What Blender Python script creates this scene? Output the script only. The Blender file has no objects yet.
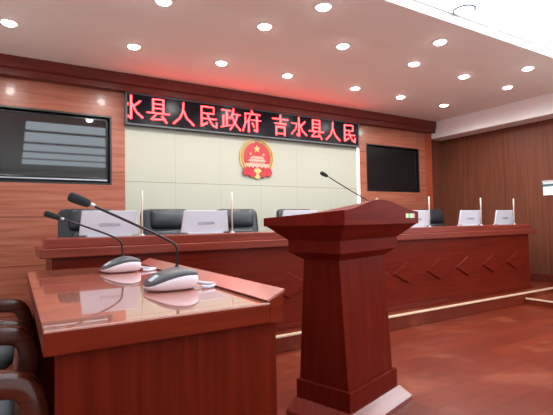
import bpy, bmesh, math, random
from mathutils import Vector, Matrix
R = math.radians
random.seed(7)
S = bpy.context.scene
COL = S.collection

# ------------------------------------------------------------------ camera
cam_d = bpy.data.cameras.new('camera'); cam = bpy.data.objects.new('camera', cam_d); COL.objects.link(cam)
YAW, PITCH, ROLL, FPX = .54302, .034652, .017987, 433.66
cam_d.sensor_width = 36; cam_d.lens = FPX/553*36; cam_d.clip_start = .05
fw = Vector((math.sin(YAW)*math.cos(PITCH), math.cos(YAW)*math.cos(PITCH), math.sin(PITCH)))
rt0 = Vector((math.cos(YAW), -math.sin(YAW), 0)); dn0 = fw.cross(rt0)
rt = rt0*math.cos(ROLL) + dn0*math.sin(ROLL); dn = dn0*math.cos(ROLL) - rt0*math.sin(ROLL)
m3 = Matrix((rt, -dn, -fw)).transposed()
cam.matrix_world = Matrix.Translation((0, 0, 1.02)) @ m3.to_4x4()
S.camera = cam

# ------------------------------------------------------------------ world, exposure, light levels
w = bpy.data.worlds.new('world'); S.world = w; w.use_nodes = True
w.node_tree.nodes['Background'].inputs[0].default_value = (.9, .95, 1, 1)
w.node_tree.nodes['Background'].inputs[1].default_value = .05
S.view_settings.view_transform = 'Standard'; S.view_settings.look = 'None'
S.view_settings.gamma = 1; S.view_settings.use_curve_mapping = False
S.view_settings.exposure = .15
PANEL_L = 2.9        # radiance of the luminous ceiling panels
SPOT_W = 23.0        # watts of each downlight
DAY_W = 50.0         # watts of daylight entering through each side window
DISC_L = 30.0        # radiance of a downlight's lens
LED_L = 17.0          # radiance of the red lettering

WIN_Y = (-2.2, .55)
for y in WIN_Y:      # daylight through the two windows of the right wall, outside the frame
    al = bpy.data.lights.new('window_daylight', 'AREA'); al.shape = 'RECTANGLE'; al.size = 1.5; al.size_y = 1.7; al.energy = DAY_W; al.color = (.93, .97, 1)
    ao = bpy.data.objects.new('window_daylight', al); COL.objects.link(ao); ao.location = (6.40, y, 1.7); ao.rotation_euler = (0, R(90), 0)

# ------------------------------------------------------------------ materials
def new_mat(name):
    m = bpy.data.materials.new(name); m.use_nodes = True
    nt = m.node_tree; return m, nt, nt.nodes['Principled BSDF']
def lin(r, g, b):
    f = lambda c: (c/255/12.92) if c/255 <= .04045 else ((c/255+.055)/1.055)**2.4
    return (f(r), f(g), f(b), 1)
def plain(name, rgb, rough=.5, metal=0, coat=0, emit=0, spec=.5, vary=.06, scale=18):
    m, nt, b = new_mat(name)
    n = nt.nodes.new('ShaderNodeTexNoise'); n.inputs['Scale'].default_value = scale; n.inputs['Detail'].default_value = 4
    tc = nt.nodes.new('ShaderNodeTexCoord'); nt.links.new(tc.outputs['Object'], n.inputs['Vector'])
    r = nt.nodes.new('ShaderNodeValToRGB'); c = lin(*rgb)
    r.color_ramp.elements[0].position = .3; r.color_ramp.elements[1].position = .7
    r.color_ramp.elements[0].color = tuple(x*(1-vary) for x in c[:3])+(1,)
    r.color_ramp.elements[1].color = tuple(min(1, x*(1+vary)) for x in c[:3])+(1,)
    nt.links.new(n.outputs['Fac'], r.inputs['Fac']); nt.links.new(r.outputs['Color'], b.inputs['Base Color'])
    b.inputs['Roughness'].default_value = rough; b.inputs['Metallic'].default_value = metal
    b.inputs['Specular IOR Level'].default_value = spec
    b.inputs['Coat Weight'].default_value = coat; b.inputs['Coat Roughness'].default_value = .06
    if emit:
        b.inputs['Emission Color'].default_value = c; b.inputs['Emission Strength'].default_value = emit
    return m
def math_n(nt, op, a, b=None):
    n = nt.nodes.new('ShaderNodeMath'); n.operation = op
    for i, v in enumerate((a, b)):
        if v is None: continue
        if isinstance(v, (int, float)): n.inputs[i].default_value = v
        else: nt.links.new(v, n.inputs[i])
    return n.outputs[0]
def seam_mask(nt, coord, period, offset, width):
    a = math_n(nt, 'SUBTRACT', coord, offset-100*period)
    a = math_n(nt, 'MODULO', a, period)
    return math_n(nt, 'LESS_THAN', a, width)
def wood(name, c1, c2, grain='x', rough=.25, coat=0, freq=1.0, seams=(), seam_rgb=(50, 20, 14), spec=.5, coat_rough=.06):
    """grain streaks run along the named axis; seams = (axis, period, offset, width)"""
    m, nt, b = new_mat(name)
    tc = nt.nodes.new('ShaderNodeTexCoord'); mp = nt.nodes.new('ShaderNodeMapping')
    sc = {'x': (1.2, 22, 22), 'y': (22, 1.2, 22), 'z': (22, 22, 1.2)}[grain]
    mp.inputs['Scale'].default_value = tuple(s*freq for s in sc)
    nt.links.new(tc.outputs['Object'], mp.inputs['Vector'])
    n = nt.nodes.new('ShaderNodeTexNoise'); n.inputs['Scale'].default_value = 1.6; n.inputs['Detail'].default_value = 7
    n.inputs['Distortion'].default_value = .6
    nt.links.new(mp.outputs['Vector'], n.inputs['Vector'])
    r = nt.nodes.new('ShaderNodeValToRGB')
    r.color_ramp.elements[0].position = .32; r.color_ramp.elements[0].color = lin(*c1)
    r.color_ramp.elements[1].position = .68; r.color_ramp.elements[1].color = lin(*c2)
    nt.links.new(n.outputs['Fac'], r.inputs['Fac'])
    out = r.outputs['Color']
    if seams:
        sep = nt.nodes.new('ShaderNodeSeparateXYZ'); nt.links.new(tc.outputs['Object'], sep.inputs[0])
        mask = None
        for ax, per, off, wd in seams:
            k = seam_mask(nt, sep.outputs['XYZ'.index(ax.upper())], per, off, wd)
            mask = k if mask is None else math_n(nt, 'MAXIMUM', mask, k)
        mx = nt.nodes.new('ShaderNodeMix'); mx.data_type = 'RGBA'
        nt.links.new(mask, mx.inputs['Factor']); nt.links.new(out, mx.inputs['A']); mx.inputs['B'].default_value = lin(*seam_rgb)
        out = mx.outputs['Result']
    nt.links.new(out, b.inputs['Base Color'])
    b.inputs['Roughness'].default_value = rough; b.inputs['Specular IOR Level'].default_value = spec
    b.inputs['Coat Weight'].default_value = coat; b.inputs['Coat Roughness'].default_value = coat_rough
    return m

M = {}
M['wall_wood'] = wood('wall veneer', (142, 76, 57), (170, 103, 82), 'x', .3, .1, .8, seams=(('z', .475, .165, .005),), spec=.3)
M['trim_wood'] = wood('trim veneer', (148, 64, 42), (172, 84, 56), 'z', .3, .1, spec=.3)
M['cornice'] = wood('cornice wood', (92, 32, 25), (112, 44, 35), 'x', .35, .05, spec=.3)
M['side_wood'] = wood('side wall veneer', (98, 53, 38), (114, 65, 46), 'z', .45, 0, .8, seams=(('y', .62, .1, .006),), seam_rgb=(70, 38, 27), spec=.25)
M['desk_wood'] = wood('rostrum lacquer', (96, 25, 14), (116, 34, 20), 'x', .3, .03, spec=.12)
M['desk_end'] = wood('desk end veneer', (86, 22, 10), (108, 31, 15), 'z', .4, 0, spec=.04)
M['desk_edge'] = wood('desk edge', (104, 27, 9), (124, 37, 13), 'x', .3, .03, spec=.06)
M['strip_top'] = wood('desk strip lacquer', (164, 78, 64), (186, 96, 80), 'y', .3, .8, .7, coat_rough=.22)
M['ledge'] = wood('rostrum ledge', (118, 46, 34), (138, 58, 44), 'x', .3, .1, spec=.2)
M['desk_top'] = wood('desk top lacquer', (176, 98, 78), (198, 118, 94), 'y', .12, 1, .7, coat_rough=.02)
M['desk_top'].node_tree.nodes['Principled BSDF'].inputs['Coat IOR'].default_value = 1.9
M['lect'] = wood('lectern lacquer', (92, 23, 14), (108, 31, 20), 'z', .4, 0, spec=.03)
M['lect_top'] = wood('lectern top lacquer', (96, 22, 15), (114, 31, 21), 'x', .4, 0, spec=.03)
M['arm_wood'] = wood('armchair wood', (74, 29, 18), (100, 42, 26), 'x', .22, .5)
M['bounce_pale'] = plain('pale bounce floor', (214, 212, 206), .5)
M['cream'] = None
M['ceil'] = plain('ceiling paint', (240, 234, 226), .8, vary=.01, scale=3)
M['white_paint'] = plain('white paint', (238, 236, 236), .7, vary=.01, scale=3)
M['black'] = plain('black plastic', (18, 18, 20), .35)
M['bezel'] = plain('glossy bezel', (10, 10, 12), .2)
M['leather'] = plain('black leather', (38, 44, 50), .34, vary=.15, scale=60)
M['grey_fabric'] = plain('grey fabric', (128, 138, 142), .8, vary=.1, scale=90)
M['metal'] = plain('satin metal', (190, 190, 195), .3, 1)
M['white_plastic'] = plain('white plastic', (208, 209, 218), .35, vary=.02)
M['rod_white'] = plain('cream plastic', (236, 228, 214), .35, vary=.02)
M['mic_body'] = plain('pale plastic', (230, 214, 220), .3, vary=.02)
M['mic_cap'] = plain('grey plastic', (74, 76, 82), .4, vary=.04)
M['rim_grey'] = plain('grey rim', (100, 102, 112), .6)
M['foam'] = plain('foam windscreen', (34, 38, 38), .95, vary=.25, scale=260)
M['stem'] = plain('dark gooseneck', (38, 34, 34), .35, .4)
M['button'] = plain('pale button', (215, 225, 232), .3)
M['nosing'] = plain('cream nosing', (226, 194, 164), .35)
M['grey_ink'] = plain('grey ink', (120, 122, 130), .6)
M['led_board'] = plain('led board', (26, 20, 28), .22, spec=.1, vary=.1, scale=40)
M['gold'] = plain('gilt', (212, 176, 108), .4, .1)
M['red_enamel'] = plain('red enamel', (176, 24, 34), .3)
M['pink_enamel'] = plain('pale gilt', (226, 158, 140), .3, .1)
M['green'] = plain('green sticker', (120, 214, 120), .5)
M['paleyellow'] = plain('cream sticker', (244, 232, 200), .5)
M['pink'] = plain('pink sticker', (246, 168, 164), .5)
M['teal'] = plain('teal band', (70, 108, 116), .5)
M['paper'] = plain('paper', (236, 236, 246), .6, vary=.01)
M['chrome'] = plain('chrome', (220, 220, 224), .12, 1)
M['moulding'] = wood('base moulding lacquer', (118, 42, 34), (138, 56, 46), 'x', .25, .5, coat_rough=.12)
M['moulding'].node_tree.nodes['Principled BSDF'].inputs['Coat IOR'].default_value = 1.5

def emissive(name, rgb, strength):
    m, nt, b = new_mat(name)
    b.inputs['Base Color'].default_value = (0, 0, 0, 1); b.inputs['Specular IOR Level'].default_value = 0
    b.inputs['Emission Color'].default_value = rgb+(1,); b.inputs['Emission Strength'].default_value = strength
    return m
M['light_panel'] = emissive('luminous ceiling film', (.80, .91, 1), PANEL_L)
M['strip_glow'] = emissive('glowing white trim', (1, .98, .96), 1.6)
M['lens'] = emissive('downlight lens', (1, .97, .97), DISC_L)
M['led_red'] = emissive('red lamps', (1, .023, .026), LED_L)

def cream_mat():
    m, nt, b = new_mat('cream padded panel')
    tc = nt.nodes.new('ShaderNodeTexCoord'); sep = nt.nodes.new('ShaderNodeSeparateXYZ'); nt.links.new(tc.outputs['Object'], sep.inputs[0])
    kx = seam_mask(nt, sep.outputs[0], .567, 1.03, .006)
    kz = seam_mask(nt, sep.outputs[2], 1.2, 1.498, .008)
    mask = math_n(nt, 'MAXIMUM', math_n(nt, 'MULTIPLY', kx, .45), kz)
    n = nt.nodes.new('ShaderNodeTexNoise'); n.inputs['Scale'].default_value = 120; nt.links.new(tc.outputs['Object'], n.inputs['Vector'])
    r = nt.nodes.new('ShaderNodeValToRGB'); r.color_ramp.elements[0].color = lin(168, 168, 154); r.color_ramp.elements[1].color = lin(178, 178, 165)
    nt.links.new(n.outputs['Fac'], r.inputs['Fac'])
    mx = nt.nodes.new('ShaderNodeMix'); mx.data_type = 'RGBA'
    nt.links.new(mask, mx.inputs['Factor']); nt.links.new(r.outputs['Color'], mx.inputs['A']); mx.inputs['B'].default_value = lin(140, 132, 112)
    nt.links.new(mx.outputs['Result'], b.inputs['Base Color']); b.inputs['Roughness'].default_value = .55
    return m
M['cream'] = cream_mat()

def floor_mat():
    m, nt, b = new_mat('worn red plank floor')
    tc = nt.nodes.new('ShaderNodeTexCoord')
    br = nt.nodes.new('ShaderNodeTexBrick')
    br.inputs['Scale'].default_value = 1; br.inputs['Brick Width'].default_value = 1.2; br.inputs['Row Height'].default_value = .16
    br.inputs['Mortar Size'].default_value = .003; br.inputs['Mortar Smooth'].default_value = .3
    br.inputs['Color1'].default_value = lin(108, 38, 22); br.inputs['Color2'].default_value = lin(124, 46, 27); br.inputs['Mortar'].default_value = lin(84, 30, 17)
    br.offset = .4
    nt.links.new(tc.outputs['Object'], br.inputs['Vector'])
    mp = nt.nodes.new('ShaderNodeMapping'); mp.inputs['Scale'].default_value = (1.6, 14, 1); nt.links.new(tc.outputs['Object'], mp.inputs['Vector'])
    n = nt.nodes.new('ShaderNodeTexNoise'); n.inputs['Scale'].default_value = 2; n.inputs['Detail'].default_value = 8; nt.links.new(mp.outputs[0], n.inputs['Vector'])
    n2 = nt.nodes.new('ShaderNodeTexNoise'); n2.inputs['Scale'].default_value = 1.7; n2.inputs['Detail'].default_value = 10; n2.inputs['Roughness'].default_value = .7
    nt.links.new(tc.outputs['Object'], n2.inputs['Vector'])
    r = nt.nodes.new('ShaderNodeValToRGB'); r.color_ramp.elements[0].color = (.7, .7, .7, 1); r.color_ramp.elements[1].color = (1.15, 1.15, 1.15, 1)
    nt.links.new(n.outputs['Fac'], r.inputs['Fac'])
    mu = nt.nodes.new('ShaderNodeMix'); mu.data_type = 'RGBA'; mu.blend_type = 'MULTIPLY'; mu.inputs['Factor'].default_value = 1
    nt.links.new(br.outputs['Color'], mu.inputs['A']); nt.links.new(r.outputs['Color'], mu.inputs['B'])
    r2 = nt.nodes.new('ShaderNodeValToRGB'); r2.color_ramp.elements[0].position = .52; r2.color_ramp.elements[1].position = .72
    r2.color_ramp.elements[0].color = (0, 0, 0, 1); r2.color_ramp.elements[1].color = (.5, .5, .5, 1)
    nt.links.new(n2.outputs['Fac'], r2.inputs['Fac'])
    mx = nt.nodes.new('ShaderNodeMix'); mx.data_type = 'RGBA'
    nt.links.new(r2.outputs['Color'], mx.inputs['Factor']); nt.links.new(mu.outputs['Result'], mx.inputs['A']); mx.inputs['B'].default_value = lin(172, 98, 68)
    nt.links.new(mx.outputs['Result'], b.inputs['Base Color'])
    rr = nt.nodes.new('ShaderNodeMapRange'); rr.inputs['To Min'].default_value = .22; rr.inputs['To Max'].default_value = .5
    nt.links.new(n2.outputs['Fac'], rr.inputs['Value']); nt.links.new(rr.outputs[0], b.inputs['Roughness']); b.inputs['Specular IOR Level'].default_value = .25
    return m
M['floor'] = floor_mat()

def screen_mat(name, rough, spec):
    m, nt, b = new_mat(name)
    b.inputs['Base Color'].default_value = (.006, .006, .007, 1)
    b.inputs['Roughness'].default_value = rough; b.inputs['Specular IOR Level'].default_value = spec
    b.inputs['IOR'].default_value = 1.6 if rough < .1 else 1.5
    return m
M['screen'] = screen_mat('television glass', .03, .9)
M['screen_dull'] = screen_mat('matt television glass', .25, .4)

# ------------------------------------------------------------------ mesh helpers
def B(): return bmesh.new()
def box(bm, x0, x1, y0, y1, z0, z1):
    v = [bm.verts.new((x, y, z)) for x in (x0, x1) for y in (y0, y1) for z in (z0, z1)]
    for f in ((0, 1, 3, 2), (4, 6, 7, 5), (0, 4, 5, 1), (2, 3, 7, 6), (0, 2, 6, 4), (1, 5, 7, 3)):
        bm.faces.new([v[i] for i in f])
def loft(bm, rings, cap=True):
    L = [[bm.verts.new(p) for p in r] for r in rings]; n = len(L[0])
    for a, b in zip(L, L[1:]):
        for i in range(n):
            j = (i+1) % n; bm.faces.new((a[i], a[j], b[j], b[i]))
    if cap:
        bm.faces.new(list(reversed(L[0]))); bm.faces.new(L[-1])
def prism(bm, pts, vec):
    vec = Vector(vec); loft(bm, [[Vector(p) for p in pts], [Vector(p)+vec for p in pts]])
def tube(bm, pts, r, seg=10, sq=None):
    """round tube along pts; r a number or list; sq=(w,h) gives a rounded-rectangle section instead"""
    pts = [Vector(p) for p in pts]; rings = []; up = None
    for i, p in enumerate(pts):
        d = (pts[min(i+1, len(pts)-1)]-pts[max(i-1, 0)]).normalized()
        if up is None:
            up = Vector((0, 1, 0)) if abs(d.y) < .9 else Vector((0, 0, 1))
        s = d.cross(up).normalized(); up = s.cross(d).normalized()
        rr = r[i] if isinstance(r, (list, tuple)) else r
        ring = []
        for k in range(seg):
            a = 2*math.pi*k/seg; c, sn = math.cos(a), math.sin(a)
            if sq:
                e = .5; c = math.copysign(abs(c)**e, c)*sq[0]/2; sn = math.copysign(abs(sn)**e, sn)*sq[1]/2
                ring.append(p+up*c+s*sn)
            else: ring.append(p+(up*c+s*sn)*rr)
        rings.append(ring)
    loft(bm, rings)
def lathe(bm, prof, cx=0, cy=0, seg=24):
    loft(bm, [[(cx+r*math.cos(2*math.pi*k/seg), cy+r*math.sin(2*math.pi*k/seg), z) for k in range(seg)] for r, z in prof])
def sring(hx, hy, z, e=.5, cx=0, cy=0, seg=28):
    o = []
    for k in range(seg):
        a = 2*math.pi*k/seg; c, s = math.cos(a), math.sin(a)
        o.append((cx+hx*math.copysign(abs(c)**e, c), cy+hy*math.copysign(abs(s)**e, s), z(cx+hx*math.copysign(abs(c)**e, c)) if callable(z) else z))
    return o
def curve_pts(ctrl, n=8):
    P = [Vector(p) for p in ctrl]; P = [2*P[0]-P[1]]+P+[2*P[-1]-P[-2]]; out = []
    for i in range(1, len(P)-2):
        for k in range(n):
            t = k/n; a, b, c, d = P[i-1:i+3]
            out.append(.5*((2*b)+(c-a)*t+(2*a-5*b+4*c-d)*t*t+(3*b-a-3*c+d)*t**3))
    out.append(P[-2]); return out
def obj(name, bm, mat, parent=None, bevel=0, smooth=False, loc=None, subsurf=0):
    bmesh.ops.recalc_face_normals(bm, faces=bm.faces[:])
    me = bpy.data.meshes.new(name); bm.to_mesh(me); bm.free()
    me.materials.append(M[mat] if isinstance(mat, str) else mat)
    if smooth:
        for p in me.polygons: p.use_smooth = True
    o = bpy.data.objects.new(name, me); COL.objects.link(o)
    if parent: o.parent = parent
    if loc: o.location = loc
    if bevel:
        md = o.modifiers.new('bevel', 'BEVEL'); md.width = bevel; md.segments = 2; md.limit_method = 'ANGLE'; md.angle_limit = R(40)
    if subsurf:
        md = o.modifiers.new('subdivision', 'SUBSURF'); md.levels = subsurf; md.render_levels = subsurf
    return o
def tag(o, label, cat, group=None):
    o['label'] = label; o['category'] = cat
    if group: o['group'] = group
    return o
def thing(name, label, cat, loc=(0, 0, 0), rz=0, group=None):
    o = bpy.data.objects.new(name, None); COL.objects.link(o); o.location = loc; o.rotation_euler = (0, 0, rz)
    o.empty_display_size = .1
    return tag(o, label, cat, group)
def struct(name, bm, mat, bevel=0):
    o = obj(name, bm, mat, bevel=bevel); o['kind'] = 'structure'; return o
def copy_tree(o, parent=None):
    kids = [c for c in bpy.data.objects if c.parent == o]
    c = o.copy(); COL.objects.link(c)
    if parent: c.parent = parent
    for k in kids: copy_tree(k, c)
    return c
def text_mesh(s, size):
    cu = bpy.data.curves.new('lettering', 'FONT'); cu.body = s; cu.size = size; cu.align_x = 'CENTER'; cu.align_y = 'CENTER'; cu.extrude = .0006
    cu.space_character = 1.15
    o = bpy.data.objects.new('lettering', cu); COL.objects.link(o)
    dg = bpy.context.evaluated_depsgraph_get(); dg.update()
    me = bpy.data.meshes.new_from_object(o.evaluated_get(dg)); bpy.data.objects.remove(o); return me

# ------------------------------------------------------------------ room shell
XL, XR, YB, YF, ZC = -.89, 6.35, 4.94, -5.0, 2.66
bm = B(); box(bm, XL-.2, XR+.2, YF-.2, YB+.3, -.12, 0); struct('floor', bm, 'floor')
bm = B(); box(bm, XL, XR, 2.93, YB, 0, .13); struct('floor_platform', bm, 'floor', .004)
bm = B(); box(bm, 5.2, XR, -1.0, 2.93, 0, .07); struct('floor_step', bm, 'floor', .004)
bm = B(); box(bm, XL, XR, 2.922, 2.962, .118, .1335); struct('trim_1', bm, 'nosing', .003)
bm = B(); box(bm, 5.193, 5.225, -1.0, 2.922, .056, .0735); struct('trim_2', bm, 'nosing', .003)

# back wall: two wood bays with a cream bay between them
def bay(name, x0, x1, ox0, ox1, oz0, oz1):
    bm = B()
    box(bm, x0, x1, 4.9, 5.15, .13, oz0); box(bm, x0, x1, 4.9, 5.15, oz1, ZC)
    box(bm, x0, ox0, 4.9, 5.15, oz0, oz1); box(bm, ox1, x1, 4.9, 5.15, oz0, oz1)
    box(bm, ox0, ox1, 5.0, 5.15, oz0, oz1)
    return struct(name, bm, 'wall_wood')
bay('wall_back_left', XL, 1.03, -.31, .893, 1.455, 2.20)
bay('wall_back_right', 4.43, 6.03, 4.565, 5.732, 1.47, 2.20)
bm = B(); box(bm, 1.03, 4.43, 4.915, 5.15, .13, ZC); struct('wall_back_center', bm, 'cream')
bm = B(); box(bm, 5.885, 6.035, 4.885, 4.9, .13, 2.49); struct('trim_3', bm, 'trim_wood', .003)
bm = B(); prism(bm, [(XL, 4.9, 2.475), (XL, 4.80, 2.475), (XL, 4.80, 2.535), (XL, 4.78, 2.55), (XL, 4.78, ZC), (XL, 4.9, ZC)], (6.04-XL, 0, 0)); struct('trim_4', bm, 'cornice')
bm = B(); box(bm, 6.03, XR, YB, YB+.2, .13, ZC); struct('wall_back_recess', bm, 'side_wood')
bm = B(); box(bm, XL-.15, XR+.15, YF-.15, YF, 0, 3); struct('wall_rear', bm, 'white_paint')
bm = B()
ys = [YF]+[v for y in WIN_Y for v in (y-.85, y+.85)]+[YB+.2]
for a, b in zip(ys[::2], ys[1::2]): box(bm, XR, XR+.15, a, b, 0, 3)
for y in WIN_Y: box(bm, XR, XR+.15, y-.85, y+.85, 0, .9); box(bm, XR, XR+.15, y-.85, y+.85, 2.386, 3)
struct('wall_right', bm, 'side_wood')
bm = B(); box(bm, XL-.15, XL, YF, YB+.2, 0, 3); struct('wall_left', bm, 'white_paint')
for i, y in enumerate(WIN_Y):
    bm = B()
    for a, b in ((y-.85, y-.80), (y-.025, y+.025), (y+.80, y+.85)): box(bm, XR+.02, XR+.04, a, b, .9, 2.386)
    for a, b in ((.9, .95), (2.34, 2.386)): box(bm, XR+.02, XR+.04, y-.8, y+.8, a, b)
    struct('window_%d' % (i+1), bm, 'white_paint')
bm = B(); box(bm, XL, XR, YF, -.6, 0, .004); struct('floor_rear_bounce', bm, 'bounce_pale')  # unseen pale sheet added over the floor to bounce neutral light upward
bm = B(); box(bm, XR-.015, XR, 2.93, YB, .13, .235); struct('baseboard_right', bm, 'cornice', .003)
bm = B(); box(bm, 6.04, XR, YF, YB, 2.386, 2.75); struct('ceiling_bulkhead', bm, 'white_paint')
bm = B(); box(bm, XL, XR, 2.86, YB+.1, ZC, 2.82); struct('ceiling', bm, 'ceil')
bm = B(); box(bm, XL, XR, 2.265, 2.862, ZC-.016, 2.82); struct('ceiling_border', bm, 'ceil')
bm = B(); box(bm, XL, XR, YF, 2.265, 2.735, 2.82); struct('ceiling_tray', bm, 'white_paint')
bm = B(); box(bm, XL, -.5, YF, 2.265, ZC, 2.736); struct('ceiling_edge_left', bm, 'ceil')
# luminous film panels in the tray
LP_Y = [(1.2, 2.256), (-.02, .98), (-1.2, -.28), (-2.4, -1.45), (-3.6, -2.65)]
for i, (a, b) in enumerate(LP_Y):
    o = thing('ceiling_light_panel', ['long luminous white ceiling panel beside the dropped ceiling edge at top right'][0] if i == 0 else
              'long luminous ceiling panel behind the viewpoint, seen mirrored in the left television', 'ceiling light', (2.98, (a+b)/2, 2.735),
              group=None if i == 0 else 'luminous ceiling panels mirrored in the television')
    h = (b-a)/2
    bm = B(); box(bm, -2.83, 2.83, -h, h, -.008, 0); obj('light_diffuser', bm, 'light_panel', o)
    bm = B()
    for y0, y1 in ((-h-.006, -h), (h, h+.006)): box(bm, -2.85, 2.85, y0, y1, -.012, 0)
    for x0, x1 in ((-2.85, -2.83), (2.83, 2.85)): box(bm, x0, x1, -h, h, -.012, 0)
    obj('frame', bm, 'white_paint', o)

# black liners of the two television recesses
for i, (a0, a1, c0, c1) in enumerate(((-.31, .893, 1.455, 2.20), (4.565, 5.732, 1.47, 2.20))):
    bm = B(); q = .018; ya, yb = 4.901, 4.998
    box(bm, a0, a0+q, ya, yb, c0, c1); box(bm, a1-q, a1, ya, yb, c0, c1); box(bm, a0+q, a1-q, ya, yb, c0, c0+q); box(bm, a0+q, a1-q, ya, yb, c1-q, c1); box(bm, a0+q, a1-q, 4.9965, yb, c0+q, c1-q)
    struct('trim_%d' % (5+i), bm, 'black')

# ------------------------------------------------------------------ downlights
proto = thing('recessed_downlight', '', 'downlight', group='recessed ceiling downlights')
bm = B(); loft(bm, [[(r*math.cos(2*math.pi*k/24), r*math.sin(2*math.pi*k/24), z) for k in range(24)] for r, z in ((.05, -.002), (.052, -.007), (.068, -.007), (.07, 0))], cap=False)
obj('trim_ring', bm, 'white_paint', proto, smooth=True)
bm = B(); lathe(bm, [(.052, -.001), (.052, -.008), (.044, -.016), (.024, -.021), (.004, -.0225)]); obj('lens', bm, 'lens', proto)
ld = bpy.data.lights.new('downlight_beam', 'SPOT'); ld.energy = SPOT_W; ld.spot_size = R(178); ld.spot_blend = .6; ld.shadow_soft_size = .045; ld.color = (.98, 1, .95)
lo = bpy.data.objects.new('downlight_beam', ld); COL.objects.link(lo); lo.parent = proto; lo.location = (0, 0, -.08)
rows = [(4.02, ZC, (-.045, .93, 1.80, 2.60, 3.59, 4.38, 5.26), 'row along the wood cornice'),
        (3.09, ZC, (.93, 1.78, 2.62, 3.58, 4.41, 5.27), 'middle row of the ceiling'),
        (2.56, ZC-.016, (1.99, 3.32, 4.76), 'row next to the bright ceiling tray')]
ords = {7: ['leftmost', 'second from left', 'third from left', 'fourth from left', 'third from right', 'second from right', 'rightmost'],
        6: ['leftmost', 'second from left', 'third from left', 'third from right', 'second from right', 'rightmost'],
        3: ['left', 'middle', 'right']}
first = True
for y, z, xs, rn in rows:
    for x, od in zip(xs, ords[len(xs)]):
        o = proto if first else copy_tree(proto); first = False
        o.location = (x, y, z); o['label'] = 'small round lit downlight, %s in the %s' % (od, rn)

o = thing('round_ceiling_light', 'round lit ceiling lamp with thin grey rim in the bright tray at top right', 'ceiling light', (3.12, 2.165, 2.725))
bm = B(); lathe(bm, [(.08, 0), (.08, -.006), (.068, -.018), (.03, -.022)]); obj('glowing_cover', bm, 'light_panel', o)
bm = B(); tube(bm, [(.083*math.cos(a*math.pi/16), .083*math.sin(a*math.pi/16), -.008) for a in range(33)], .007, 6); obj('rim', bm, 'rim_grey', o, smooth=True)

# ------------------------------------------------------------------ televisions
def tv(name, x0, x1, z0, z1, y, label, scr):
    o = thing(name, label, 'television', ((x0+x1)/2, y, z0))
    wdt = (x1-x0)/2; h = z1-z0
    bm = B(); box(bm, -wdt, wdt, 0, .05, 0, h); obj('body', bm, 'black', o, .004)
    bm = B(); t = .014
    box(bm, -wdt, wdt, -.012, 0, h-t, h); box(bm, -wdt, wdt, -.012, 0, .012, .03)
    box(bm, -wdt, -wdt+t, -.012, 0, .03, h-t); box(bm, wdt-t, wdt, -.012, 0, .03, h-t)
    obj('bezel', bm, 'bezel', o, .002)
    bm = B(); box(bm, -wdt+t, wdt-t, -.006, 0, .03, h-t); obj('screen', bm, scr, o)
    bm = B(); box(bm, -wdt, wdt, -.014, 0, 0, .012); b_ = obj('bottom_strip', bm, 'metal' if scr == 'screen' else 'black', o)
    if scr == 'screen': b_['label'] = 'silver strip under the screen'
    return o
tv('television', -.285, .85, 1.50, 2.165, 4.945, 'large wall television at left with pale stripes mirrored in its screen', 'screen')
tv('television', 4.60, 5.70, 1.50, 2.17, 4.945, 'large dark wall television to the right of the red lettering sign', 'screen_dull')

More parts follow.
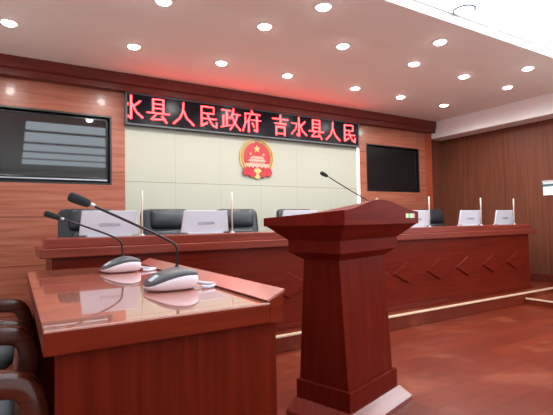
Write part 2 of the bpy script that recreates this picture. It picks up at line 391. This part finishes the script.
# ------------------------------------------------------------------ LED sign
led = thing('led_sign', 'long black electronic sign with glowing red characters above the cream wall', 'sign', (2.70, 4.915, 2.118))
bm = B(); box(bm, -1.673, 1.675, -.07, 0, 0, .357); obj('housing', bm, 'black', led, .004)
bm = B(); box(bm, -1.655, 1.657, -.074, -.07, .018, .340); obj('display_board', bm, 'led_board', led)
bm = B()
box(bm, -1.675, 1.677, -.08, -.07, 0, .018); box(bm, -1.675, 1.677, -.08, -.07, .340, .357); box(bm, -1.675, -1.655, -.08, -.07, .018, .34); box(bm, 1.657, 1.677, -.08, -.07, .018, .34)
obj('frame', bm, 'mic_cap', led)
TH, TV_, TD = .05, .078, .066
G = {
 'water_cut': [([(.5, 1), (.5, .06), (.38, .13)], TV_), ([(.37, .68), (.36, .60)], TH), ([(.88, .82), (.6, .56)], TD), ([(.53, .68), (.7, .35), (.97, .12)], TD)],
 'water': [([(.5, 1), (.5, .06), (.38, .13)], TV_), ([(.08, .68), (.38, .68), (.3, .4), (.04, .13)], TH), ([(.88, .82), (.6, .56)], TD), ([(.53, .68), (.7, .35), (.97, .12)], TD)],
 'county': [([(.28, .98), (.28, .38)], TV_), ([(.72, .98), (.72, .38)], TV_), ([(.28, .98), (.72, .98)], TH), ([(.28, .78), (.72, .78)], TH), ([(.28, .59), (.72, .59)], TH),
            ([(.02, .38), (.98, .38)], TH), ([(.44, .36), (.2, .1), (.8, .14)], TH), ([(.66, .27), (.86, .0)], TD)],
 'person': [([(.5, .98), (.47, .6), (.34, .3), (.04, .02)], TD), ([(.5, .62), (.65, .3), (.97, .02)], TD)],
 'people': [([(.2, .94), (.8, .94), (.8, .64), (.2, .64)], TH), ([(.2, .94), (.2, .05), (.46, .2)], TV_), ([(.2, .4), (.92, .4)], TH), ([(.48, .64), (.58, .35), (.76, .1), (.93, .03), (.94, .24)], TD)],
 'rule': [([(.03, .9), (.5, .9)], TH), ([(.29, .9), (.29, .18)], TV_), ([(.29, .56), (.48, .56)], TH), ([(.11, .62), (.11, .15)], TV_), ([(.0, .1), (.5, .22)], TH),
          ([(.64, .99), (.59, .75), (.49, .55)], TD), ([(.58, .75), (.99, .75)], TH), ([(.85, .75), (.74, .4), (.47, .02)], TD), ([(.58, .62), (.72, .3), (.99, .02)], TD)],
 'office': [([(.5, 1.02), (.57, .9)], TD), ([(.12, .87), (.97, .87)], TH), ([(.17, .87), (.15, .4), (.02, .02)], TD), ([(.42, .78), (.34, .6), (.23, .45)], TD), ([(.34, .6), (.34, .0)], TV_),
            ([(.45, .58), (.99, .58)], TH), ([(.79, .78), (.79, .05), (.65, .1)], TV_), ([(.53, .44), (.62, .26)], TD)],
 'lucky': [([(.04, .8), (.96, .8)], TH), ([(.5, 1), (.5, .57)], TV_), ([(.16, .57), (.84, .57)], TH), ([(.25, .4), (.75, .4), (.75, .0)], TV_), ([(.25, .4), (.25, .0)], TV_), ([(.25, .07), (.75, .07)], TH)],
}
def glyph(name, cx):
    bm = B(); s = .262; d = 0
    for pts, t in G[name]:
        for (xa, za), (xb, zb) in zip(pts, pts[1:]):
            a = Vector((xa, 0, za)); b = Vector((xb, 0, zb)); u = (b-a).normalized(); n = Vector((-u.z, 0, u.x))*t/2
            e = u*t*.3
            q = [a-e-n, b+e-n, b+e+n, a-e+n]
            q = [Vector((max(p.x, .36) if name == 'water_cut' else p.x, p.y, p.z)) for p in q]
            prism(bm, [((p.x-.5)*s, -.078, p.z*s+.058) for p in q], (0, .0035+.0001*d, 0)); d += 1
    o = obj('character', bm, 'led_red', led); o.location = (cx-2.70, 0, 0)
for g, cx in zip(('water_cut', 'county', 'person', 'people', 'rule', 'office', 'lucky', 'water', 'county', 'person', 'people'),
                 (1.085, 1.385, 1.68, 1.98, 2.285, 2.575, 3.005, 3.30, 3.59, 3.885, 4.18)):
    glyph(g, cx)

# ------------------------------------------------------------------ bright strip at the cream wall's right edge, glow added to whiten it
ws = thing('wall_bright_strip', 'narrow white strip with added glow at the right edge of the cream wall', 'wall strip', (4.402, 4.915, .9))
bm = B(); box(bm, -.028, .028, -.012, 0, 0, 1.215); obj('channel', bm, 'white_paint', ws)
bm = B(); box(bm, -.024, .024, -.018, -.012, .01, 1.19); obj('glow_face', bm, 'strip_glow', ws, .003)

# ------------------------------------------------------------------ emblem
em = thing('wall_emblem', 'round red and gold national emblem on the cream wall under the sign', 'emblem', (2.677, 4.915, 1.56))
def disc(bm, cx, cz, r, y0, y1, seg=32, sx=1):
    prism(bm, [(cx+sx*r*math.cos(2*math.pi*k/seg), y0, cz+r*math.sin(2*math.pi*k/seg)) for k in range(seg)], (0, y1-y0, 0))
def star(bm, cx, cz, r, y0, y1, rot=0):
    prism(bm, [(cx+(r if k % 2 == 0 else r*.4)*math.sin(rot+k*math.pi/5), y0, cz+(r if k % 2 == 0 else r*.4)*math.cos(rot+k*math.pi/5)) for k in range(10)], (0, y1-y0, 0))
cz = .30
bm = B(); disc(bm, 0, cz, .215, -.012, 0); obj('backing_disc', bm, 'red_enamel', em)
for sgn in (-1, 1):   # two curved grain ears around the rim
    bm = B()
    for k in range(22):
        a = R(-62+k*6.6); px, pz = .225*math.cos(a)*sgn, cz+.225*math.sin(a)
        for off in (-.016, .016):
            rr = .225+off; c = Vector((rr*math.cos(a)*sgn, -.02, cz+rr*math.sin(a)))
            tn = Vector((-math.sin(a)*sgn, 0, math.cos(a))); nn = Vector((math.cos(a)*sgn, 0, math.sin(a)))
            pts = [c+tn*.02*math.cos(t*math.pi/4)+nn*.011*math.sin(t*math.pi/4) for t in range(8)]
            prism(bm, pts, (0, .02, 0))
    obj('grain_wreath', bm, 'gold', em)
bm = B(); star(bm, 0, cz+.115, .052, -.02, -.012)
for a in (-52, -20, 20, 52): star(bm, .12*math.sin(R(a)), cz+.115-.115*math.cos(R(a))+.0, .022, -.02, -.012, R(a))
obj('stars', bm, 'gold', em)
bm = B()   # gate tower: roofs, columns and terrace
box(bm, -.17, .17, -.022, -.012, cz-.115, cz-.075)
for x in (-.12, -.065, 0, .065, .12): box(bm, x-.012, x+.012, -.024, -.012, cz-.13, cz-.09)
for k in range(8): box(bm, -.1+k*.0286-.005, -.1+k*.0286+.005, -.022, -.012, cz-.075, cz-.045)
prism(bm, [(-.14, -.022, cz-.045), (.14, -.022, cz-.045), (.105, -.022, cz-.02), (-.105, -.022, cz-.02)], (0, .01, 0))
prism(bm, [(-.11, -.022, cz-.012), (.11, -.022, cz-.012), (.07, -.022, cz+.018), (-.07, -.022, cz+.018)], (0, .01, 0))
obj('gate_tower', bm, 'pink_enamel', em)
bm = B(); prism(bm, [(( .075 if k % 2 else .06)*math.cos(2*math.pi*k/28), -.026, cz-.205+(.075 if k % 2 else .06)*math.sin(2*math.pi*k/28)) for k in range(28)], (0, .014, 0)); obj('cogwheel', bm, 'gold', em)
for sgn in (-1, 1):
    bm = B()
    prism(bm, [(sgn*.02, -.034, cz-.2), (sgn*.075, -.034, cz-.16), (sgn*.19, -.034, cz-.13), (sgn*.215, -.034, cz-.19), (sgn*.19, -.034, cz-.245), (sgn*.13, -.034, cz-.225), (sgn*.09, -.034, cz-.26), (sgn*.03, -.034, cz-.24)], (0, .012, 0))
    prism(bm, [(sgn*.06, -.038, cz-.155), (sgn*.16, -.038, cz-.12), (sgn*.17, -.038, cz-.138), (sgn*.07, -.038, cz-.178)], (0, .004, 0))
    obj('red_drape', bm, 'red_enamel', em)

# ------------------------------------------------------------------ rostrum
ro = thing('rostrum_desk', 'long red lacquered rostrum desk with raised diamond shapes on its front', 'desk', (2.93, 3.10, .13))
ox, oy, oz = 2.93, 3.10, .13
def rbox(bm, x0, x1, y0, y1, z0, z1): box(bm, x0-ox, x1-ox, y0-oy, y1-oy, z0-oz, z1-oz)
bm = B(); rbox(bm, .20, 5.63, 3.10, 3.125, .13, .82); obj('front_panel', bm, 'desk_wood', ro)
for x0, x1 in ((.20, .23), (5.60, 5.63)):
    bm = B(); rbox(bm, x0, x1, 3.125, 3.70, .13, .82); obj('end_panel', bm, 'desk_wood', ro)
bm = B(); rbox(bm, .13, 5.74, 3.05, 3.76, .82, .88); obj('worktop', bm, 'ledge', ro, .006)
bm = B(); rbox(bm, .165, 5.73, 3.115, 3.46, .88, .94); obj('raised_ledge', bm, 'ledge', ro, .005)
bm = B(); rbox(bm, .19, 5.64, 3.075, 3.10, .13, .155); rbox(bm, .195, 5.635, 3.085, 3.10, .155, .17); obj('skirting', bm, 'desk_wood', ro, .003)
dm = None
for k in range(11):
    cx = .53+.48*k
    if dm is None:
        bm = B(); a, h, t = .222, .112, .018
        o_ = [(-a, 0, 0), (0, 0, -h), (a, 0, 0), (0, 0, h)]
        i_ = [(-a*.9, -t, 0), (0, -t, -h*.9), (a*.9, -t, 0), (0, -t, h*.9)]
        loft(bm, [o_, i_]); dm = obj('diamond_panel', bm, 'desk_wood', ro); d = dm
    else:
        d = dm.copy(); COL.objects.link(d)
    d.location = (cx-ox, 0, .49-oz)

# ------------------------------------------------------------------ white conference monitors and rod microphones on the rostrum
lt = text_mesh('GONSIN', .034)
def monitor(width, h=.188):
    o = thing('desktop_monitor', '', 'monitor', group='white monitors on the rostrum')
    a, b_, t = width/2, width/2-.018, .02
    bm = B(); prism(bm, [(-a, 0, .012), (a, 0, .012), (b_, -.02, h), (-b_, -.02, h)], (0, t, 0)); obj('back_cover', bm, 'white_plastic', o, .004)
    bm = B(); prism(bm, [(-a+.02, t, .03), (a-.02, t, .03), (b_-.014, t-.016, h-.014), (-b_+.014, t-.016, h-.014)], (0, .002, 0)); obj('screen', bm, 'screen_dull', o)
    bm = B(); box(bm, -a+.05, a-.05, -.01, .07, 0, .012); obj('base', bm, 'white_plastic', o, .003)
    l = bpy.data.objects.new('lettering', lt); COL.objects.link(l); l.parent = o
    l.location = (0, -.0115, .085); l.rotation_euler = (R(90-4.8), 0, 0)
    if not lt.materials: lt.materials.append(M['grey_ink'])
    return o
YM, ZM = 3.34, .94
mons = [(.592, 'white monitor at the left end of the rostrum, behind the two desk microphones'),
        (1.336, 'white monitor between the second and third black chairs from the left'),
        (2.27, 'white monitor partly hidden behind the sloping lectern top'),
        (3.835, 'white monitor peeking out just right of the lectern'),
        (4.79, 'white monitor at the right of the rostrum, second from its end'),
        (5.515, 'white monitor at the right end of the rostrum')]
mp_ = monitor(.41)
for i, (x, lb) in enumerate(mons):
    o = mp_ if i == 0 else copy_tree(mp_)
    o.location = (x, YM, ZM); o['label'] = lb
rm = thing('rod_microphone', '', 'microphone', group='slim white rod microphones on the rostrum')
bm = B(); lathe(bm, [(.018, 0), (.018, .005), (.012, .012)], seg=16); obj('base', bm, 'white_plastic', rm, smooth=False)
bm = B(); lathe(bm, [(.0065, .012), (.0065, .25), (.007, .252)], seg=12); obj('rod', bm, 'rod_white', rm, smooth=True)
bm = B(); lathe(bm, [(.007, .252), (.0082, .258), (.0082, .335), (.005, .342)], seg=12); obj('capsule', bm, 'rod_white', rm, smooth=True)
rods = [(.815, 'slim white rod microphone beside the leftmost monitor'), (1.556, 'slim white rod microphone in front of the third black chair'),
        (4.005, 'slim white rod microphone just right of the lectern, before a black chair'), (4.955, 'slim white rod microphone right of the second monitor from the rostrum end'),
        (5.668, 'slim white rod microphone at the right end of the rostrum')]
for i, (x, lb) in enumerate(rods):
    o = rm if i == 0 else copy_tree(rm)
    o.location = (x, 3.30, ZM); o['label'] = lb

# ------------------------------------------------------------------ black executive chairs behind the rostrum
def soft(bm, hx, zs, y0, th, crown=.0):
    """upright cushion lofted over rings in z"""
    rings = []
    for z, k, yo in zs: rings.append(sring(hx*k, th/2, z, .55, 0, y0+yo, 28))
    loft(bm, rings)
def exec_chair():
    o = thing('executive_chair', '', 'chair', group='black leather chairs behind the rostrum')
    bm = B(); soft(bm, .245, [(.47, .7, .0), (.49, .86, 0), (.56, .95, .02), (.7, 1, .04), (.85, 1, .06), (.97, 1, .08), (1.01, .97, .085), (1.03, .9, .09), (1.04, .78, .09)], .24, .10)
    obj('backrest', bm, 'leather', o, smooth=True)
    bm = B(); rings = []
    for z, k, t in ((.85, .8, .02), (.86, .95, .06), (.89, 1, .085), (.95, 1, .09), (1.0, .98, .08), (1.025, .93, .06), (1.035, .85, .03)): rings.append(sring(.165*k, t/2+.02, z, .5, 0, .24+.02+(z-.85)*.12))
    loft(bm, rings); obj('headrest_pad', bm, 'leather', o, smooth=True)
    bm = B(); rings = [sring(.15*k, .07, z, .5, 0, .215+(z-.5)*.1) for z, k in ((.52, .9), (.55, 1), (.68, 1.03), (.8, 1), (.83, .9))]
    loft(bm, rings); obj('lumbar_pad', bm, 'leather', o, smooth=True)
    bm = B(); loft(bm, [sring(.24*k, .24*k, z, .5) for z, k in ((.40, .88), (.42, .97), (.46, 1), (.49, .97), (.51, .85))]); obj('seat', bm, 'leather', o, smooth=True)
    for s in (-1, 1):
        bm = B(); tube(bm, curve_pts([(s*.26, .2, .44), (s*.275, .2, .6), (s*.31, .12, .655), (s*.31, -.1, .66), (s*.275, -.17, .6), (s*.25, -.14, .44)], 6), .02, 8); obj('armrest', bm, 'black', o, smooth=True)
    bm = B(); lathe(bm, [(.03, .1), (.03, .3), (.02, .3), (.02, .40)], seg=16); obj('gas_column', bm, 'chrome', o)
    bm = B()
    for k in range(5):
        a = R(90+72*k); tube(bm, [(0, 0, .1), (.15*math.cos(a), .15*math.sin(a), .09), (.29*math.cos(a), .29*math.sin(a), .065)], [.03, .025, .018], 8)
    obj('star_base', bm, 'chrome', o, smooth=True)
    for k in range(5):
        a = R(90+72*k); bm = B(); tube(bm, [(.29*math.cos(a)-.015, .29*math.sin(a), .028), (.29*math.cos(a)+.015, .29*math.sin(a), .028)], .028, 12); tube(bm, [(.29*math.cos(a), .29*math.sin(a), .03), (.29*math.cos(a), .29*math.sin(a), .066)], .008, 8)
        obj('caster', bm, 'black', o)
    return o
ec = exec_chair()
chs = [(.56, 'black leather chair behind the leftmost monitor'), (1.26, 'black leather chair second from left, its right half behind a white monitor'),
       (2.02, 'black leather chair standing alone just left of the lectern'), (2.77, 'black leather chair whose top edge shows above the sloping lectern top'),
       (5.10, 'black leather chair right of the lectern in front of the brown side wall')]
for i, (x, lb) in enumerate(chs):
    o = ec if i == 0 else copy_tree(ec)
    o.location = (x, 3.86, .13); o['label'] = lb

# ------------------------------------------------------------------ side desk
sd = thing('side_desk', 'red wooden side desk with glossy top and raised strip, nearest the camera', 'desk', (.40, 2.0, 0))
def sbox(bm, x0, x1, y0, y1, z0, z1): box(bm, x0-.40, x1-.40, y0-2.0, y1-2.0, z0, z1)
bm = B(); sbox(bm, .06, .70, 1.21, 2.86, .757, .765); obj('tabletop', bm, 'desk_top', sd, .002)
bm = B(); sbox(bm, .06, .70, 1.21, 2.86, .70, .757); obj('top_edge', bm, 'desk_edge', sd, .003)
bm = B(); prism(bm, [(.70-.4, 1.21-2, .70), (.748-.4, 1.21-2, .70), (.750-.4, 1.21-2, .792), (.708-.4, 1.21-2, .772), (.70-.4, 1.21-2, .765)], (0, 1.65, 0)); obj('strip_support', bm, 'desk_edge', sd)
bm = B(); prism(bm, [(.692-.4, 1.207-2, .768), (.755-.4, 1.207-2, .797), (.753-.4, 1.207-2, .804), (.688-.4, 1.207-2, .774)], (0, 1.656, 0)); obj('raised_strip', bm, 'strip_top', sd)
for y in (1.24, 2.79):
    bm = B(); sbox(bm, .088, .738, y, y+.03, 0, .70); obj('end_panel', bm, 'desk_end', sd, .002)
bm = B(); sbox(bm, .70, .73, 1.27, 2.79, 0, .70); obj('modesty_panel', bm, 'desk_end', sd)
bm = B(); sbox(bm, .12, .70, 1.27, 2.79, .55, .57); obj('shelf', bm, 'desk_end', sd)

# ------------------------------------------------------------------ gooseneck conference microphones on the side desk
def conf_mic(loc, pts, head, label, rz=0):
    o = thing('conference_microphone', label, 'microphone', loc, rz, 'gooseneck microphones on the side desk')
    zt = lambda k, dz: (lambda x: k*(.020+.047*math.sin(math.pi*.72*min(1, max(0, (x+.105)/.21))))+dz)
    bm = B(); loft(bm, [sring(.088, .072, .003, .75), sring(.1, .086, .010, .75), sring(.106, .092, zt(.55, .004), .75), sring(.102, .088, zt(.88, .0), .75)]); obj('housing', bm, 'mic_body', o, smooth=True)
    bm = B(); loft(bm, [sring(.103, .089, zt(.88, .0), .75), sring(.103, .089, zt(.96, .003), .75), sring(.096, .082, zt(1.03, .006), .75), sring(.06, .052, zt(1.08, .009), .75)]); obj('top_plate', bm, 'mic_cap', o, smooth=True)
    bm = B(); q = lambda x, dz=0: zt(1.06, .009)(x)+dz
    prism(bm, [(-.086, -.03, q(-.086)-.004), (-.055, -.03, q(-.055)-.001), (-.055, .015, q(-.055)-.001), (-.086, .015, q(-.086)-.004)], (0, 0, .004)); obj('talk_button', bm, 'button', o)
    P = [Vector(p) for p in pts]
    bm = B(); tube(bm, [P[0]-Vector((0, 0, .022)), P[0]+Vector((0, 0, .012))], .011, 12); obj('socket', bm, 'black', o, smooth=True)
    bm = B(); tube(bm, curve_pts(P, 6), .0052, 8); obj('gooseneck', bm, 'stem', o, smooth=True)
    a, b_ = Vector(head[0]), Vector(head[1]); d = b_-a
    bm = B(); tube(bm, [a-d*.25, a+d*.03], .0075, 10); obj('collar', bm, 'metal', o, smooth=True)
    bm = B(); rr = head[2]; tube(bm, [a+d*t for t in (0, .04, .15, .4, .8, .93, .985, 1)], [rr*k for k in (.55, .78, .88, .95, 1, .9, .62, .2)], 16); obj('windscreen', bm, 'foam', o, smooth=True)
    # cable plugged in at the back
    bm = B(); tube(bm, curve_pts([(.098, .0, .02), (.14, -.02, .012), (.18, -.04, .008), (.13, -.085, .006), (.1, -.08, .01)], 6), .007, 8); obj('cable', bm, 'white_plastic', o, smooth=True)
    return o
L0 = Vector((.53, 1.70, .765)); rel = lambda p: (p[0]-L0.x, p[1]-L0.y, p[2]-L0.z)
conf_mic(L0, [rel(p) for p in ((.575, 1.76, .838), (.575, 1.75, .90), (.562, 1.745, .938), (.50, 1.74, .974), (.38, 1.74, 1.033), (.238, 1.74, 1.101))],
         (rel((.238, 1.74, 1.101)), rel((.166, 1.74, 1.131)), .0185), 'nearer gooseneck microphone with grey and pale base on the side desk')
L0 = Vector((.50, 2.50, .765))
conf_mic(L0, [rel(p) for p in ((.525, 2.57, .838), (.522, 2.57, .89), (.51, 2.565, .93), (.455, 2.56, .965), (.34, 2.56, 1.012), (.205, 2.56, 1.064))],
         (rel((.205, 2.56, 1.064)), rel((.130, 2.56, 1.091)), .0165), 'farther gooseneck microphone on the side desk, beside the rostrum')

# ------------------------------------------------------------------ lectern
LC = (1.594, 1.867); LA = R(17)
le = thing('lectern', 'dark red lectern with flared top and stepped base in the middle of the room', 'lectern', (LC[0], LC[1], 0), LA)
def rect(hx, y0, y1, z): return [(-hx, y0, z), (hx, y0, z), (hx, y1, z), (-hx, y1, z)]
bm = B(); loft(bm, [rect(.303, -.206, .222, 0), rect(.303, -.206, .222, .022), rect(.252, -.152, .20, .082)]); obj('base_moulding', bm, 'moulding', le)
bm = B(); loft(bm, [rect(.247, -.144, .195, .08), rect(.247, -.144, .195, .18)]); obj('plinth', bm, 'lect', le, .004)
bm = B(); loft(bm, [rect(.230, -.124, .184, .178), rect(.233, -.088, .138, .826)]); obj('shaft', bm, 'lect', le, .002)
bm = B(); loft(bm, [rect(.236, -.09, .14, .822), rect(.298, -.14, .19, .862), rect(.298, -.14, .19, .925), rect(.388, -.225, .268, 1.001)]); obj('flared_collar', bm, 'lect_top', le)
bm = B()   # slanted top with an arched front board
NX, NY = 24, 8; top = []; 
def ftop(x): 
    t = abs(x+.05)/(.447 if x > -.05 else .347)
    return 1.072+.058*(math.cos(t*math.pi)*.5+.5)**.9
for j in range(NY+1):
    s = j/NY; row = []
    for i in range(NX+1):
        x = -.397+.794*i/NX; row.append(bm.verts.new((x, -.232+.509*s, ftop(x)*(1-s)+1.044*s)))
    top.append(row)
bot = [[bm.verts.new((-.397+.794*i/NX, y, 1.0)) for i in range(NX+1)] for y in (-.232, .277)]
for j in range(NY):
    for i in range(NX): bm.faces.new((top[j][i], top[j][i+1], top[j+1][i+1], top[j+1][i]))
for i in range(NX):
    bm.faces.new((bot[0][i], bot[0][i+1], top[0][i+1], top[0][i])); bm.faces.new((bot[1][i+1], bot[1][i], top[NY][i], top[NY][i+1]))
bm.faces.new([bot[0][0]]+[top[j][0] for j in range(NY+1)]+[bot[1][0]]); bm.faces.new([bot[1][NX]]+[top[j][NX] for j in range(NY, -1, -1)]+[bot[0][NX]])
bm.faces.new(bot[0][::-1]+bot[1])
obj('sloped_top', bm, 'lect_top', le, .003)
bm = B(); box(bm, .228, .25, -.2345, -.232, 1.033, 1.058); s1 = obj('sticker', bm, 'paleyellow', le); s1['label'] = 'small green, cream and pink sticker'
bm = B(); box(bm, .25, .288, -.2345, -.232, 1.033, 1.058); obj('sticker_patch', bm, 'green', s1)
bm = B(); box(bm, .312, .34, -.2345, -.232, 1.033, 1.058); obj('sticker_patch', bm, 'pink', s1)
bm = B(); box(bm, .288, .312, -.2345, -.232, 1.033, 1.058); obj('sticker_patch', bm, 'paleyellow', s1)
bm = B(); lathe(bm, [(.006, 1.124), (.006, 1.134), (.003, 1.138)], -.065, -.215, 12); kb = obj('top_button', bm, 'nosing', le); kb['label'] = 'tiny pale knob on the crest'

lm = thing('lectern_microphone', 'thin gooseneck microphone leaning up from the lectern top', 'microphone', (LC[0]+.03*math.cos(LA)+.13*math.sin(LA), LC[1]+.03*math.sin(LA)-.13*math.cos(LA), 1.110), LA)
bm = B(); tube(bm, [(0, 0, -.004), (0, .004, .014)], .016, 16); obj('base', bm, 'black', lm, smooth=True)
bm = B(); tube(bm, curve_pts([(0, .003, .01), (0, .022, .022), (0, .15, .095), (0, .285, .177)], 6), .0032, 8); obj('gooseneck', bm, 'stem', lm, smooth=True)
bm = B(); a = Vector((0, .285, .177)); d = Vector((0, .05, .026)); tube(bm, [a+d*t for t in (0, .08, .3, .6, .85, .97, 1)], [.006, .009, .011, .0125, .012, .008, .003], 14); obj('windscreen', bm, 'foam', lm, smooth=True)

# ------------------------------------------------------------------ wooden armchairs at the side desk
def armchair():
    o = thing('wooden_armchair', '', 'armchair', group='wooden armchairs at the side desk')
    bm = B(); loft(bm, [sring(.25*k, .235*k, z, .4, -.25) for z, k in ((.39, .92), (.41, .99), (.44, 1), (.465, .96), (.475, .85))]); obj('seat', bm, 'grey_fabric', o, smooth=True)
    bm = B(); tilt = lambda z: -.50-(z-.45)*.2
    loft(bm, [[(tilt(z)+.035*c, .22*k*s, z) for c, s in [(math.copysign(abs(math.cos(a))**.5, math.cos(a)), math.copysign(abs(math.sin(a))**.5, math.sin(a))) for a in [2*math.pi*i/28 for i in range(28)]]]
              for z, k in ((.45, .9), (.5, 1), (.7, 1), (.85, .97), (.92, .85))]); obj('backrest', bm, 'grey_fabric', o, smooth=True)
    for s in (-1, 1):
        bm = B(); tube(bm, curve_pts([(-.56, s*.31, .60), (-.4, s*.31, .612), (-.15, s*.31, .606), (-.02, s*.31, .598), (.03, s*.31, .572), (.052, s*.31, .50), (.04, s*.31, .40), (.02, s*.31, .33)], 7), .03, 14, sq=(.062, .072)); obj('armrest', bm, 'arm_wood', o, smooth=True)
        bm = B(); tube(bm, [(.02, s*.31, .345), (.02, s*.31, .0)], .024, 12); obj('leg', bm, 'arm_wood', o, smooth=True)
        bm = B(); tube(bm, [(-.66, s*.26, .92), (-.56, s*.30, .60), (-.50, s*.30, .4), (-.53, s*.30, 0)], .024, 12); obj('leg', bm, 'arm_wood', o, smooth=True)
        bm = B(); box(bm, -.51, .02, s*.285-.012, s*.285+.012, .33, .39); obj('seat_rail', bm, 'arm_wood', o)
    bm = B(); box(bm, -.0, .02, -.285, .285, .33, .39); box(bm, -.51, -.49, -.285, .285, .33, .39); obj('seat_rail', bm, 'arm_wood', o)
    bm = B(); tube(bm, curve_pts([(-.655, -.28, .91), (-.675, 0, .95), (-.655, .28, .91)], 6), .026, 12); obj('top_rail', bm, 'arm_wood', o, smooth=True)
    return o
ac = armchair()
for i, (y, lb) in enumerate(((1.70, 'dark wooden armchair with grey seat nearest the camera at lower left'), (2.46, 'dark wooden armchair farther along the side desk, at left edge'))):
    o = ac if i == 0 else copy_tree(ac)
    o.location = (0, y, 0); o['label'] = lb

# ------------------------------------------------------------------ notice on the right wall
nt_ = thing('wall_notice', 'white notice holder with a teal band on the brown right wall', 'notice', (XR, 3.10, 1.33))
bm = B(); box(bm, -.02, 0, -.16, .16, 0, .20); obj('panel', bm, 'paper', nt_, .003)
bm = B(); box(bm, -.028, -.02, -.16, .16, .125, .158); obj('header_band', bm, 'teal', nt_)
bm = B(); box(bm, -.035, 0, -.162, .162, .19, .205); obj('top_rail', bm, 'white_plastic', nt_)
